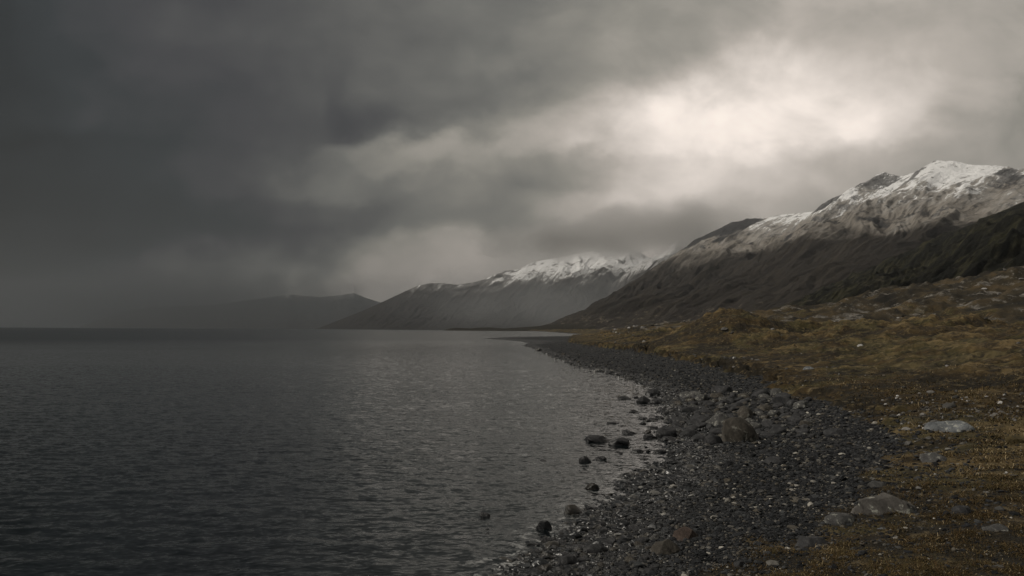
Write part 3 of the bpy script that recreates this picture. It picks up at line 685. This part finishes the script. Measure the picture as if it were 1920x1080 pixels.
# (px, py of the base, width px, height px, material, label, name, cuts)
RK = [
 (908, 969, 26, 12, 'dark', 'small lone dark rock in the open water, farthest out to the left', 'rock', 6),
 (1019, 994, 36, 24, 'dark', 'peaked dark rock in the shallows left of the gravel shore', 'rock', 14),
 (1075, 965, 36, 24, 'brown', 'round brown-topped rock in the shallows just off the near gravel shore', 'rock', 4),
 (1111, 918, 28, 17, 'brown', 'round mossy-brown rock standing alone in the water midway along the shore', 'rock', 4),
 (1098, 867, 26, 16, 'dark', 'small peaked dark rock in the water, left one of a pair', 'rock', 12),
 (1127, 862, 22, 11, 'dark', 'small low dark rock in the water, right one of a pair', 'rock', 8),
 (1118, 829, 58, 17, 'dark', 'long low dark rock, leftmost of the rocks reaching into the water', 'rock', 9),
 (1163, 836, 48, 21, 'dark', 'hump-backed dark rock right beside the long low one in the water', 'rock', 12),
 (1180, 814, 30, 11, 'dark', 'low triangular dark rock in the water behind the hump-backed one', 'rock', 10),
 (1171, 749, 28, 10, 'dark', 'low dark rock at the left end of the farthest group in the water', 'rock', 8),
 (1192, 747, 14, 7, 'dark', 'tiny dark rock between two larger ones in the farthest group', 'rock', 6),
 (1224, 741, 32, 16, 'dark', 'pointed dark rock at the back of the farthest water group', 'rock', 12),
 (1207, 756, 30, 19, 'dark', 'blocky dark rock at the front left of the farthest water group', 'rock', 12),
 (1232, 757, 28, 12, 'dark', 'low dark rock at the front right of the farthest water group', 'rock', 8),
 (1188, 773, 22, 7, 'dark', 'flat dark rock alone in the water just nearer than the farthest group', 'rock', 6),
 (1205, 787, 20, 7, 'dark', 'small flat wet rock behind a near twin in the water', 'rock', 6),
 (1205, 796, 16, 7, 'dark', 'small wet rock in front of its near twin in the water', 'rock', 8),
 (1149, 795, 24, 6, 'dark', 'flat low rock barely breaking the water left of the other rocks', 'rock', 6),
 (1224, 804, 24, 8, 'dark', 'low wet rock in the water left of the big domed dark boulder', 'rock', 8),
 (1218, 823, 30, 11, 'dark', 'low wet rock in front left of the domed dark boulder', 'rock', 8),
 (1251, 820, 44, 27, 'dark', 'domed dark boulder at the water edge, tallest of those there', 'boulder', 10),
 (1252, 828, 38, 14, 'dark', 'flat-topped wet rock leaning in front of the domed dark boulder', 'rock', 10),
 (1193, 849, 30, 10, 'dark', 'low dark rock in the shallows in front of the hump-backed one', 'rock', 8),
 (1164, 852, 13, 5, 'dark', 'very small dark rock in the shallows beside a low dark one', 'rock', 6),
 (1237, 850, 30, 12, 'dark', 'pointed low dark rock in the shallows near the pebble edge', 'rock', 12),
 (1208, 862, 20, 6, 'dark', 'small flat dark rock nearest the camera in the shallows group', 'rock', 6),
 (1257, 853, 20, 9, 'dark', 'small dark rock at the pebble edge right of the pointed low one', 'rock', 8),
 (1019, 864, 18, 4, 'dark', 'barely surfacing rock in open water far left of the pair', 'rock', 6),
 (1385, 829, 74, 48, 'brown', 'biggest brown rounded boulder on the beach', 'boulder', 9),
 (1338, 834, 36, 22, 'dark', 'smooth dark rock touching the left foot of the biggest brown boulder', 'rock', 6),
 (1310, 830, 38, 20, 'dark', 'dark slanting rock second to the left of the biggest brown boulder', 'rock', 9),
 (1294, 820, 46, 19, 'dark', 'dark ribbed rock midway between the domed boulder and the biggest one', 'rock', 10),
 (1309, 798, 56, 20, 'dark', 'long dark whaleback rock behind the gap of the beach cluster', 'rock', 8),
 (1276, 793, 38, 14, 'dark', 'low dark rock at the water side of the long whaleback rock', 'rock', 8),
 (1352, 798, 58, 28, 'grey', 'grey sloping rock just behind and left of the biggest brown boulder', 'rock', 11),
 (1294, 774, 42, 14, 'dark', 'dark flat rock at the back of the beach cluster near the water', 'rock', 8),
 (1272, 780, 26, 12, 'dark', 'small dark rock at the waterline at the back of the beach cluster', 'rock', 8),
 (1324, 774, 24, 10, 'dark', 'small dark rock behind the long whaleback rock', 'rock', 8),
 (1353, 735, 44, 14, 'dark', 'dark elongated rock alone on the far gravel', 'rock', 9),
 (1273, 699, 20, 6, 'dark', 'smallest dark rock alone on the far gravel beach', 'rock', 6),
 (1457, 742, 30, 16, 'grey', 'round light grey rock below the edge of the moss bank', 'rock', 4),
 (1462, 757, 40, 15, 'dark', 'dark flat rock just in front of the round light grey one', 'rock', 8),
 (1443, 800, 32, 13, 'dark', 'dark rock right behind the biggest brown boulder', 'rock', 9),
 (1457, 808, 26, 9, 'dark', 'small dark rock to the right of the biggest brown boulder', 'rock', 7),
 (1390, 768, 24, 8, 'brown', 'small brown rock on the gravel behind the biggest brown boulder', 'rock', 6),
 (1448, 870, 48, 13, 'dark', 'smooth flat dark slab alone on the middle gravel', 'rock', 4),
 (1564, 817, 42, 16, 'dark', 'dark rock between the gravel and the moss mound', 'rock', 9),
 (1686, 772, 34, 13, 'moss', 'moss-covered olive stone at the foot of the moss bank, right of two', 'rock', 4),
 (1652, 770, 26, 10, 'moss', 'moss-covered brown stone at the foot of the moss bank, left of two', 'rock', 4),
 (1783, 810, 84, 22, 'pale', 'flat pale blue-grey slab lying in the brown moss', 'rock', 9),
 (1751, 866, 54, 17, 'grey', 'flat grey rock in the moss below the pale slab', 'rock', 6),
 (1905, 831, 38, 15, 'moss', 'dark mossy rock at the right edge of the photo', 'rock', 6),
 (1643, 914, 34, 13, 'grey', 'small flat grey stone behind the big pale brown boulder', 'rock', 6),
 (1657, 965, 112, 46, 'tan', 'big pale brown boulder at the edge of gravel and moss', 'boulder', 10),
 (1577, 985, 62, 27, 'grey', 'rounded grey stone left of the big pale brown boulder', 'rock', 6),
 (1522, 1026, 58, 22, 'dark', 'smooth wet-looking black rock in the near moss', 'rock', 7),
 (1807, 965, 38, 20, 'dark', 'round dark stone sunk in the moss right of the big pale brown boulder', 'rock', 5),
 (1869, 995, 44, 13, 'grey', 'flat grey stone in the near moss toward the right edge', 'rock', 6),
 (1655, 993, 20, 6, 'pale', 'small pale flat stone in front of the big pale brown boulder', 'rock', 5),
 (1873, 1068, 30, 9, 'grey', 'small grey stone in the bottom right corner', 'rock', 6),
 (1517, 693, 24, 7, 'pale', 'small pale rounded stone on the far moss bank', 'rock', 4),
 (1386, 1064, 28, 15, 'dark', 'round dark stone half in the moss at the bottom of the photo', 'rock', 5),
 (1285, 1014, 54, 26, 'rust', 'smooth reddish-brown stone on the near gravel', 'rock', 6),
 (1249, 1042, 60, 30, 'brown', 'domed brown-grey stone in front of the reddish one', 'rock', 6),
 (1023, 1051, 40, 21, 'tan', 'pale brown angular stone at the near waterline', 'rock', 11),
 (1064, 1062, 50, 22, 'dark', 'dark slab on the near shore right of the pale angular stone', 'rock', 8),
 (1083, 1034, 48, 18, 'dark', 'long dark slab behind the others at the near waterline', 'rock', 8),
 (1116, 1039, 48, 19, 'dark', 'dark slab on the near shore, third from the waterline', 'rock', 9),
 (1125, 990, 32, 16, 'dark', 'dark wet stone where the near shore begins to curve', 'rock', 9),
 (1132, 1002, 30, 14, 'dark', 'dark wet stone in front of the one on the curving shore', 'rock', 9),
 (1146, 1024, 40, 17, 'dark', 'dark grey slab left of the reddish-brown stone', 'rock', 9),
 (1023, 1074, 42, 20, 'brown', 'brown-grey stone at the very bottom of the photo by the water', 'rock', 7),
 (999, 1084, 44, 20, 'dark', 'dark stone half cut by the bottom edge at the waterline', 'rock', 7),
 (1104, 957, 20, 11, 'dark', 'small dark stone in the shallows right of the brown-topped rock', 'rock', 7),
 (1116, 968, 26, 10, 'grey', 'small flat grey stone in the shallows by the pebble edge', 'rock', 6),
 (1060, 998, 24, 8, 'dark', 'small flat dark stone awash between the peaked rock and the shore', 'rock', 6),
 (1028, 1024, 24, 9, 'dark', 'small dark stone awash below the peaked rock', 'rock', 8),
 (1101, 1013, 42, 11, 'dark', 'thin dark slab lying along the near waterline', 'rock', 8),
 (1093, 1056, 34, 14, 'dark', 'dark wet stone nestled between slabs on the near shore', 'rock', 8),
]
hw = lambda P: np.maximum(ground_h(P), 0.0)
rp = np.array([(a[0], a[1]) for a in RK], float)
HP, _ = ray_hit(rp[:, 0], rp[:, 1], hw)
placed = []
for i, (px, py, w, hh, mk, lab, nm, cuts) in enumerate(RK):
    d = math.hypot(HP[i, 0], HP[i, 1])
    W_ = w * d / F; Hh_ = hh * d / F
    depth = W_ * 0.72
    V, Fc = rock_shape(4, 900 + i * 7, cuts, 0.18, 0.25 if cuts > 8 else 0.0)
    ang = math.radians((i * 37) % 50 - 25)
    V = V * np.array([W_ / 2, depth / 2, 1.0])
    zt = ICO[4][0][:, 2]
    up_h = Hh_ * (0.85 if HP[i, 2] < 0.05 else 1.0)
    V[:, 2] = np.where(V[:, 2] > -0.25, (V[:, 2] + 0.25) / 1.25 * up_h, (V[:, 2] + 0.25) * max(0.25, up_h))
    gz = ground_h(HP[i:i + 1, :2])[0]
    c, s_ = math.cos(ang), math.sin(ang)
    fwd = HP[i, :2] / d
    base = HP[i, :2] + fwd * depth * 0.42
    bz = max(0.0, float(HP[i, 2])) - 0.02 - (0.14 if mk in ('tan', 'pale', 'grey', 'moss') else 0.07) * Hh_
    me = make_mesh(nm, V, Fc, True, SM[mk], tri=True)
    o = add(nm, me, label=lab, cat=nm, loc=(base[0], base[1], bz), rot=(0.06 * math.sin(i * 5), 0.08 * math.cos(i * 3), ang * 0.5))
    placed.append((base[0], base[1], W_ / 2))
placed = np.array(placed)

# countable cobbles between the big rocks, copies of a few shapes
rng = np.random.default_rng(11)
cob_me = []
for k in range(14):
    V, Fc = rock_shape(2, 4000 + k, 8, 0.2)
    V = V * np.array([0.5, 0.36, 0.24])
    cob_me.append(make_mesh('cobble', V, Fc, True, SM[['dark', 'dark', 'grey', 'dark', 'brown', 'dark', 'grey'][k % 7]], tri=True))
zones = [  # px polygon box, count, width range px, label, group
 ((1266, 742, 1520, 822), 150, (16, 40), 'cobble lying in the rocky stretch around the biggest brown boulder', 'cobbles around the biggest brown boulder'),
 ((1000, 985, 1230, 1078), 75, (14, 34), 'wet cobble on the near shore beside the waterline', 'cobbles along the near waterline'),
 ((1150, 930, 1260, 990), 28, (10, 22), 'small wet cobble where the near shore curves away', 'cobbles on the curving shore'),
 ((1200, 745, 1275, 850), 34, (9, 20), 'small dark cobble awash among the rocks at the water edge', 'cobbles awash at the water edge'),
 ((1000, 655, 1240, 735), 26, (7, 16), 'dark cobble on the far stretch of shoreline', 'cobbles on the far shoreline'),
]
ncob = 0
for (x1, y1, x2, y2), cnt, (s1, s2), lab, grp in zones:
    q = np.column_stack([rng.uniform(x1, x2, cnt * 6), rng.uniform(y1, y2, cnt * 6)])
    hp, ok = ray_hit(q[:, 0], q[:, 1], hw)
    sdq, mdq, rq = masks(hp[:, :2])
    got = 0
    for k in range(len(q)):
        if got >= cnt: break
        if not ok[k] or mdq[k] > -0.3: continue
        if sdq[k] < (-1.6 if 'awash' in lab else -0.25): continue
        if 'far stretch' in lab and sdq[k] > 1.5: continue
        wpx = s1 + (s2 - s1) * rng.random() ** 1.8
        W_ = wpx * rq[k] / F
        if (np.hypot(placed[:, 0] - hp[k, 0], placed[:, 1] - hp[k, 1]) < placed[:, 2] * 0.9 + W_ * 0.45).any(): continue
        placed = np.vstack([placed, [hp[k, 0], hp[k, 1], W_ / 2]])
        o = add('cobble', cob_me[rng.integers(len(cob_me))], label=lab, cat='cobble', group=grp,
                loc=(hp[k, 0], hp[k, 1], max(hp[k, 2], -0.02) + W_ * 0.06), rot=(rng.normal() * 0.2, rng.normal() * 0.2, rng.uniform(0, 6.28)))
        zs = rng.uniform(0.8, 1.4)
        o.scale = (W_, W_, W_ * zs)
        got += 1; ncob += 1
print('cobbles', ncob)

# ------------------------------------------------------------------ gravel (stuff): tens of thousands of stones
def scatter(name, pos, size, sub, mat, seed, flat=0.45, nbase=10, smooth=False, tilt=0.35, label=None, cat=None, cuts=9):
    rg = np.random.default_rng(seed)
    bases = [rock_shape(sub, seed * 100 + k, cuts, 0.22)[0] for k in range(nbase)]
    Fc = ICO[sub][1]; nv = len(bases[0]); n = len(pos)
    kb = rg.integers(nbase, size=n)
    Bv = np.stack(bases)[kb]
    scl = np.stack([size * 0.5, size * 0.5 * rg.uniform(0.5, 0.9, n), size * 0.5 * rg.uniform(flat * 0.6, flat * 1.5, n)], -1)
    Bv = Bv * scl[:, None, :]
    a = rg.uniform(0, 2 * np.pi, n); ca, sa = np.cos(a)[:, None], np.sin(a)[:, None]
    tx = rg.normal(0, tilt, n); ct, st_ = np.cos(tx)[:, None], np.sin(tx)[:, None]
    x, y, z = Bv[..., 0], Bv[..., 1], Bv[..., 2]
    y, z = y * ct - z * st_, y * st_ + z * ct
    x, y = x * ca - y * sa, x * sa + y * ca
    V = np.stack([x, y, z], -1) + pos[:, None, :]
    Q = (Fc[None] + (np.arange(n) * nv)[:, None, None]).reshape(-1, 3)
    tone = np.repeat(rg.random(n), nv)
    return make_mesh(name, V.reshape(-1, 3), Q, smooth, mat, {'tone': tone}, tri=True)

def gravel_mat(name, stops, wetrough=0.35):
    mt, T, b = principled(name)
    geo = T.node('ShaderNodeNewGeometry').outputs['Position']
    t = T.attr('tone')
    col = T.ramp(t, stops)
    n = T.noise(geo, 14, 5, 0.65)
    col = T.mix(T.mapr(n, 0.3, 0.7, 0, 0.6), col, T.mix(1.0, col, (0.45, 0.45, 0.45), 'MULTIPLY'))
    wet = T.mapr(T.math('ADD', T.sep(geo)[2], T.math('MULTIPLY', T.noise(geo, 0.8, 3), 0.15)), 0.33, 0.12)
    col = T.mix(T.math('MULTIPLY', wet, 0.75), col, T.mix(1.0, col, (0.35, 0.37, 0.40), 'MULTIPLY'))
    T.l.new(col, b.inputs['Base Color'])
    T.put(b.inputs['Roughness'], T.mapr(wet, 0, 1, 0.7, wetrough))
    T.put(b.inputs['Specular IOR Level'], T.mapr(wet, 0, 1, 0.12, 0.5))
    return mt
g_mat = gravel_mat('slate_gravel', [(0.0, (0.006, 0.0065, 0.007)), (0.5, (0.019, 0.0205, 0.023)), (0.8, (0.046, 0.048, 0.050)), (0.88, (0.08, 0.07, 0.055)), (0.97, (0.11, 0.105, 0.095)), (1.0, (0.36, 0.34, 0.30))])
def polar(n, a1_, a2_, r1, r2, rg):
    a = np.radians(rg.uniform(a1_, a2_, n)); u = rg.random(n)
    # uniform in 1/r (roughly uniform over picture rows)
    r = 1 / (1 / r2 + u * (1 / r1 - 1 / r2))
    return np.stack([np.sin(a) * r, np.cos(a) * r], -1), r
rg = np.random.default_rng(5)
Pp, rp_ = polar(190000, -9, 34, 7.5, 230, rg)
sdg, mdg, _ = masks(Pp)
keep = (sdg > -0.5) & ((mdg < 0.1) | (rg.random(len(Pp)) < 0.42 * np.exp(-np.maximum(mdg, 0) / np.where(Pp[:, 1] < 32, 2.2, 0.6))))
Pp, rp_, sdg, mdg = Pp[keep], rp_[keep], sdg[keep], mdg[keep]
size = np.exp(rg.normal(math.log(4.3), 0.6, len(Pp))) * rp_ / F
size = np.clip(size, 0.012, 0.24)
size *= 0.8 + 0.5 * np.exp(-np.abs(sdg) / 1.6)
gz = ground_h(Pp)
pos = np.column_stack([Pp, gz + size * 0.08])
big = size > np.median(size) * 1.6
print('gravel', len(pos), big.sum())
me1 = scatter('gravel', pos[~big], size[~big], 1, g_mat, 21, cuts=5)
me2 = scatter('gravel', pos[big], size[big], 2, g_mat, 22, cuts=8)
add('gravel', me1, kind='stuff'); add('gravel', me2, kind='stuff')
# pale stone flecks and rubble over the tundra and the rocky rise
r_mat = gravel_mat('pale_rubble', [(0.0, (0.03, 0.029, 0.026)), (0.5, (0.09, 0.086, 0.08)), (0.85, (0.20, 0.19, 0.18)), (1.0, (0.42, 0.41, 0.40))])
Pq, rq = polar(90000, 3, 36, 11, 345, rg)
sdq, mdq, _ = masks(Pq)
cl = fbm(Pq[:, 0] / (7 + 0.05 * rq), Pq[:, 1] / (7 + 0.08 * rq), 4, 91) + 0.35 * np.exp(-(((Pq[:, 0] - 19) / 6) ** 2 + ((Pq[:, 1] - 33) / 9) ** 2))
_, _, _, _, rk, _ = ground_h(Pq, True)
pr = np.where(rk > 0.3, 0.55 * sstep(0.0, 0.4, cl), 0.17 * sstep(0.12, 0.5, cl) + 0.003)
keep = (mdq > 0.3) & (rg.random(len(Pq)) < pr)
Pq, rq, rk = Pq[keep], rq[keep], rk[keep]
size = np.exp(rg.normal(math.log(5.0), 0.45, len(Pq))) * rq / F
size = np.clip(size, 0.02, 1.6)
pos = np.column_stack([Pq, ground_h(Pq) + size * 0.08])
print('rubble', len(pos))
add('rubble', scatter('rubble', pos, size, 1, r_mat, 23, flat=0.5, cuts=6), kind='stuff')

# ------------------------------------------------------------------ grass (stuff)
def grass_mat():
    mt, T, b = principled('dry_grass')
    t = T.attr('tone')
    col = T.ramp(t, [(0.0, (0.018, 0.014, 0.006)), (0.35, (0.045, 0.031, 0.011)), (0.6, (0.080, 0.047, 0.017)), (0.8, (0.070, 0.060, 0.022)), (0.93, (0.15, 0.105, 0.05)), (1.0, (0.34, 0.27, 0.16))])
    T.l.new(col, b.inputs['Base Color'])
    set_(b, Roughness=0.8, Specular_IOR_Level=0.15)
    return mt
Pb, rb = polar(560000, 0, 36, 8.5, 55, rg)
sdb, mdb, _ = masks(Pb)
clump = fbm(Pb[:, 0] / 0.7, Pb[:, 1] / 0.7, 3, 95)
clumpb = fbm(Pb[:, 0] / 4, Pb[:, 1] / 4, 3, 96)
keep = (mdb > -0.15) & (rg.random(len(Pb)) < sstep(-0.35, 0.25, clump + 0.5 * clumpb) * sstep(-0.2, 2.4, mdb + 1.2 * clumpb) * (1 - 0.8 * sstep(30, 54, rb)) + 0.05)
Pb, rb, clump = Pb[keep], rb[keep], clump[keep]
n = len(Pb); print('blades', n)
L = np.clip(rg.uniform(3, 10, n) * rb / F, 0.02, 0.16) * (0.6 + 0.8 * sstep(-0.2, 0.4, clump))
L = np.where(rg.random(n) < 0.06, L * 1.9, L)
wd = np.clip(0.9 * rb / F, 0.003, 0.05)
gb, _, _, _, _, crb = ground_h(Pb, True)
a = rg.uniform(0, 2 * np.pi, n); lean = rg.uniform(0.7, 1.65, n)
dx, dy = np.cos(a), np.sin(a)
b0 = np.column_stack([Pb, gb - 0.005])
side = np.column_stack([-dy, dx, 0 * dx]) * wd[:, None] * 0.5
mid_ = b0 + np.column_stack([dx * np.sin(lean) * 0.5, dy * np.sin(lean) * 0.5, 0.42 * np.cos(lean * 0.5)]) * L[:, None]
tip = b0 + np.column_stack([dx * np.sin(lean), dy * np.sin(lean), 0.15 + 0.4 * np.cos(lean)]) * L[:, None]
V = np.stack([b0 - side, b0 + side, mid_ + side * 0.7, mid_ - side * 0.7, tip], 1).reshape(-1, 3)
i0 = np.arange(n) * 5
Q = np.concatenate([np.stack([i0, i0 + 1, i0 + 2], -1), np.stack([i0, i0 + 2, i0 + 3], -1), np.stack([i0 + 3, i0 + 2, i0 + 4], -1)])
straw = rg.random(n) < 0.05
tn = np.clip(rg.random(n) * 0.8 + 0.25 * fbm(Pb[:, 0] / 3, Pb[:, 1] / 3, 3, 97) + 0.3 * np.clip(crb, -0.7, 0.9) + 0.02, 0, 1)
tn = np.where(straw, 0.98, tn)
add('grass', make_mesh('grass', V, Q, True, grass_mat(), {'tone': np.repeat(tn, 5)}, tri=True), kind='stuff')

# ------------------------------------------------------------------ haze and low cloud
def box_mesh(name, x1, x2, y1, y2, z1, z2):
    V = [(x, y, z) for z in (z1, z2) for y in (y1, y2) for x in (x1, x2)]
    Q = [(0, 2, 3, 1), (4, 5, 7, 6), (0, 1, 5, 4), (2, 6, 7, 3), (0, 4, 6, 2), (1, 3, 7, 5)]
    return make_mesh(name, np.array(V, float), np.array(Q), False)
def volume_mat(name, color, dens, aniso=0.0):
    mt = bpy.data.materials.new(name); mt.use_nodes = True
    T = NT(mt.node_tree); T.n.clear()
    out = T.node('ShaderNodeOutputMaterial'); v = T.node('ShaderNodeVolumePrincipled')
    v.inputs['Color'].default_value = (*color, 1); T.put(v.inputs['Density'], dens); v.inputs['Anisotropy'].default_value = aniso
    T.l.new(v.outputs[0], out.inputs['Volume'])
    return mt, T, v
hz = box_mesh('haze', -26000, 26000, -26000, 26000, -40, 1400)
hm, _, _ = volume_mat('haze_air', (0.52, 0.55, 0.58), 5.4e-5, 0.75)
hz.materials.append(hm)
add('haze', hz, kind='stuff')

def puff(name, px, py, D, wpx, hpx, dep, col, dens, seed, an=0.3):
    """a bank of low cloud: a closed body whose air thins out towards its edge"""
    c = pdir(np.array([px]), np.array([py]))[0]; c = c / math.hypot(c[0], c[1]) * D + np.array([0, 0, H])
    V, Fc = ICO[2]
    mt_, T, v = volume_mat(name, col, 0.0, an)
    ob = T.node('ShaderNodeTexCoord').outputs['Object']
    geo = T.node('ShaderNodeNewGeometry').outputs['Position']
    ln = T.node('ShaderNodeVectorMath', operation='LENGTH'); T.l.new(ob, ln.inputs[0])
    n = T.noise(T.vmath('ADD', geo, (seed * 999.0, 0, 0)), 0.0022, 4, 0.55)
    e = T.math('ADD', ln.outputs['Value'], T.math('MULTIPLY', T.math('SUBTRACT', 0.5, n), 1.5))
    T.put(v.inputs['Density'], T.math('MULTIPLY', T.mapr(e, 0.92, 0.15), dens))
    o = add(name, make_mesh(name, V, Fc, True, mt_, tri=True), kind='stuff', loc=tuple(c))
    o.scale = (wpx * D / F / 2, dep / 2, hpx * D / F / 2)
    return o
puff('low_cloud', 1270, 430, 7100, 440, 140, 1000, (0.99, 0.985, 0.975), 0.0062, 1, 0.85)
puff('low_cloud', 1090, 452, 7900, 460, 95, 1400, (0.99, 0.985, 0.975), 0.0060, 2, 0.85)
puff('rain_mist', 350, 565, 15500, 880, 150, 4000, (0.17, 0.185, 0.20), 0.0008, 3)
puff('low_mist', 1030, 575, 6300, 700, 170, 2400, (0.90, 0.92, 0.94), 0.00042, 4, 0.5)
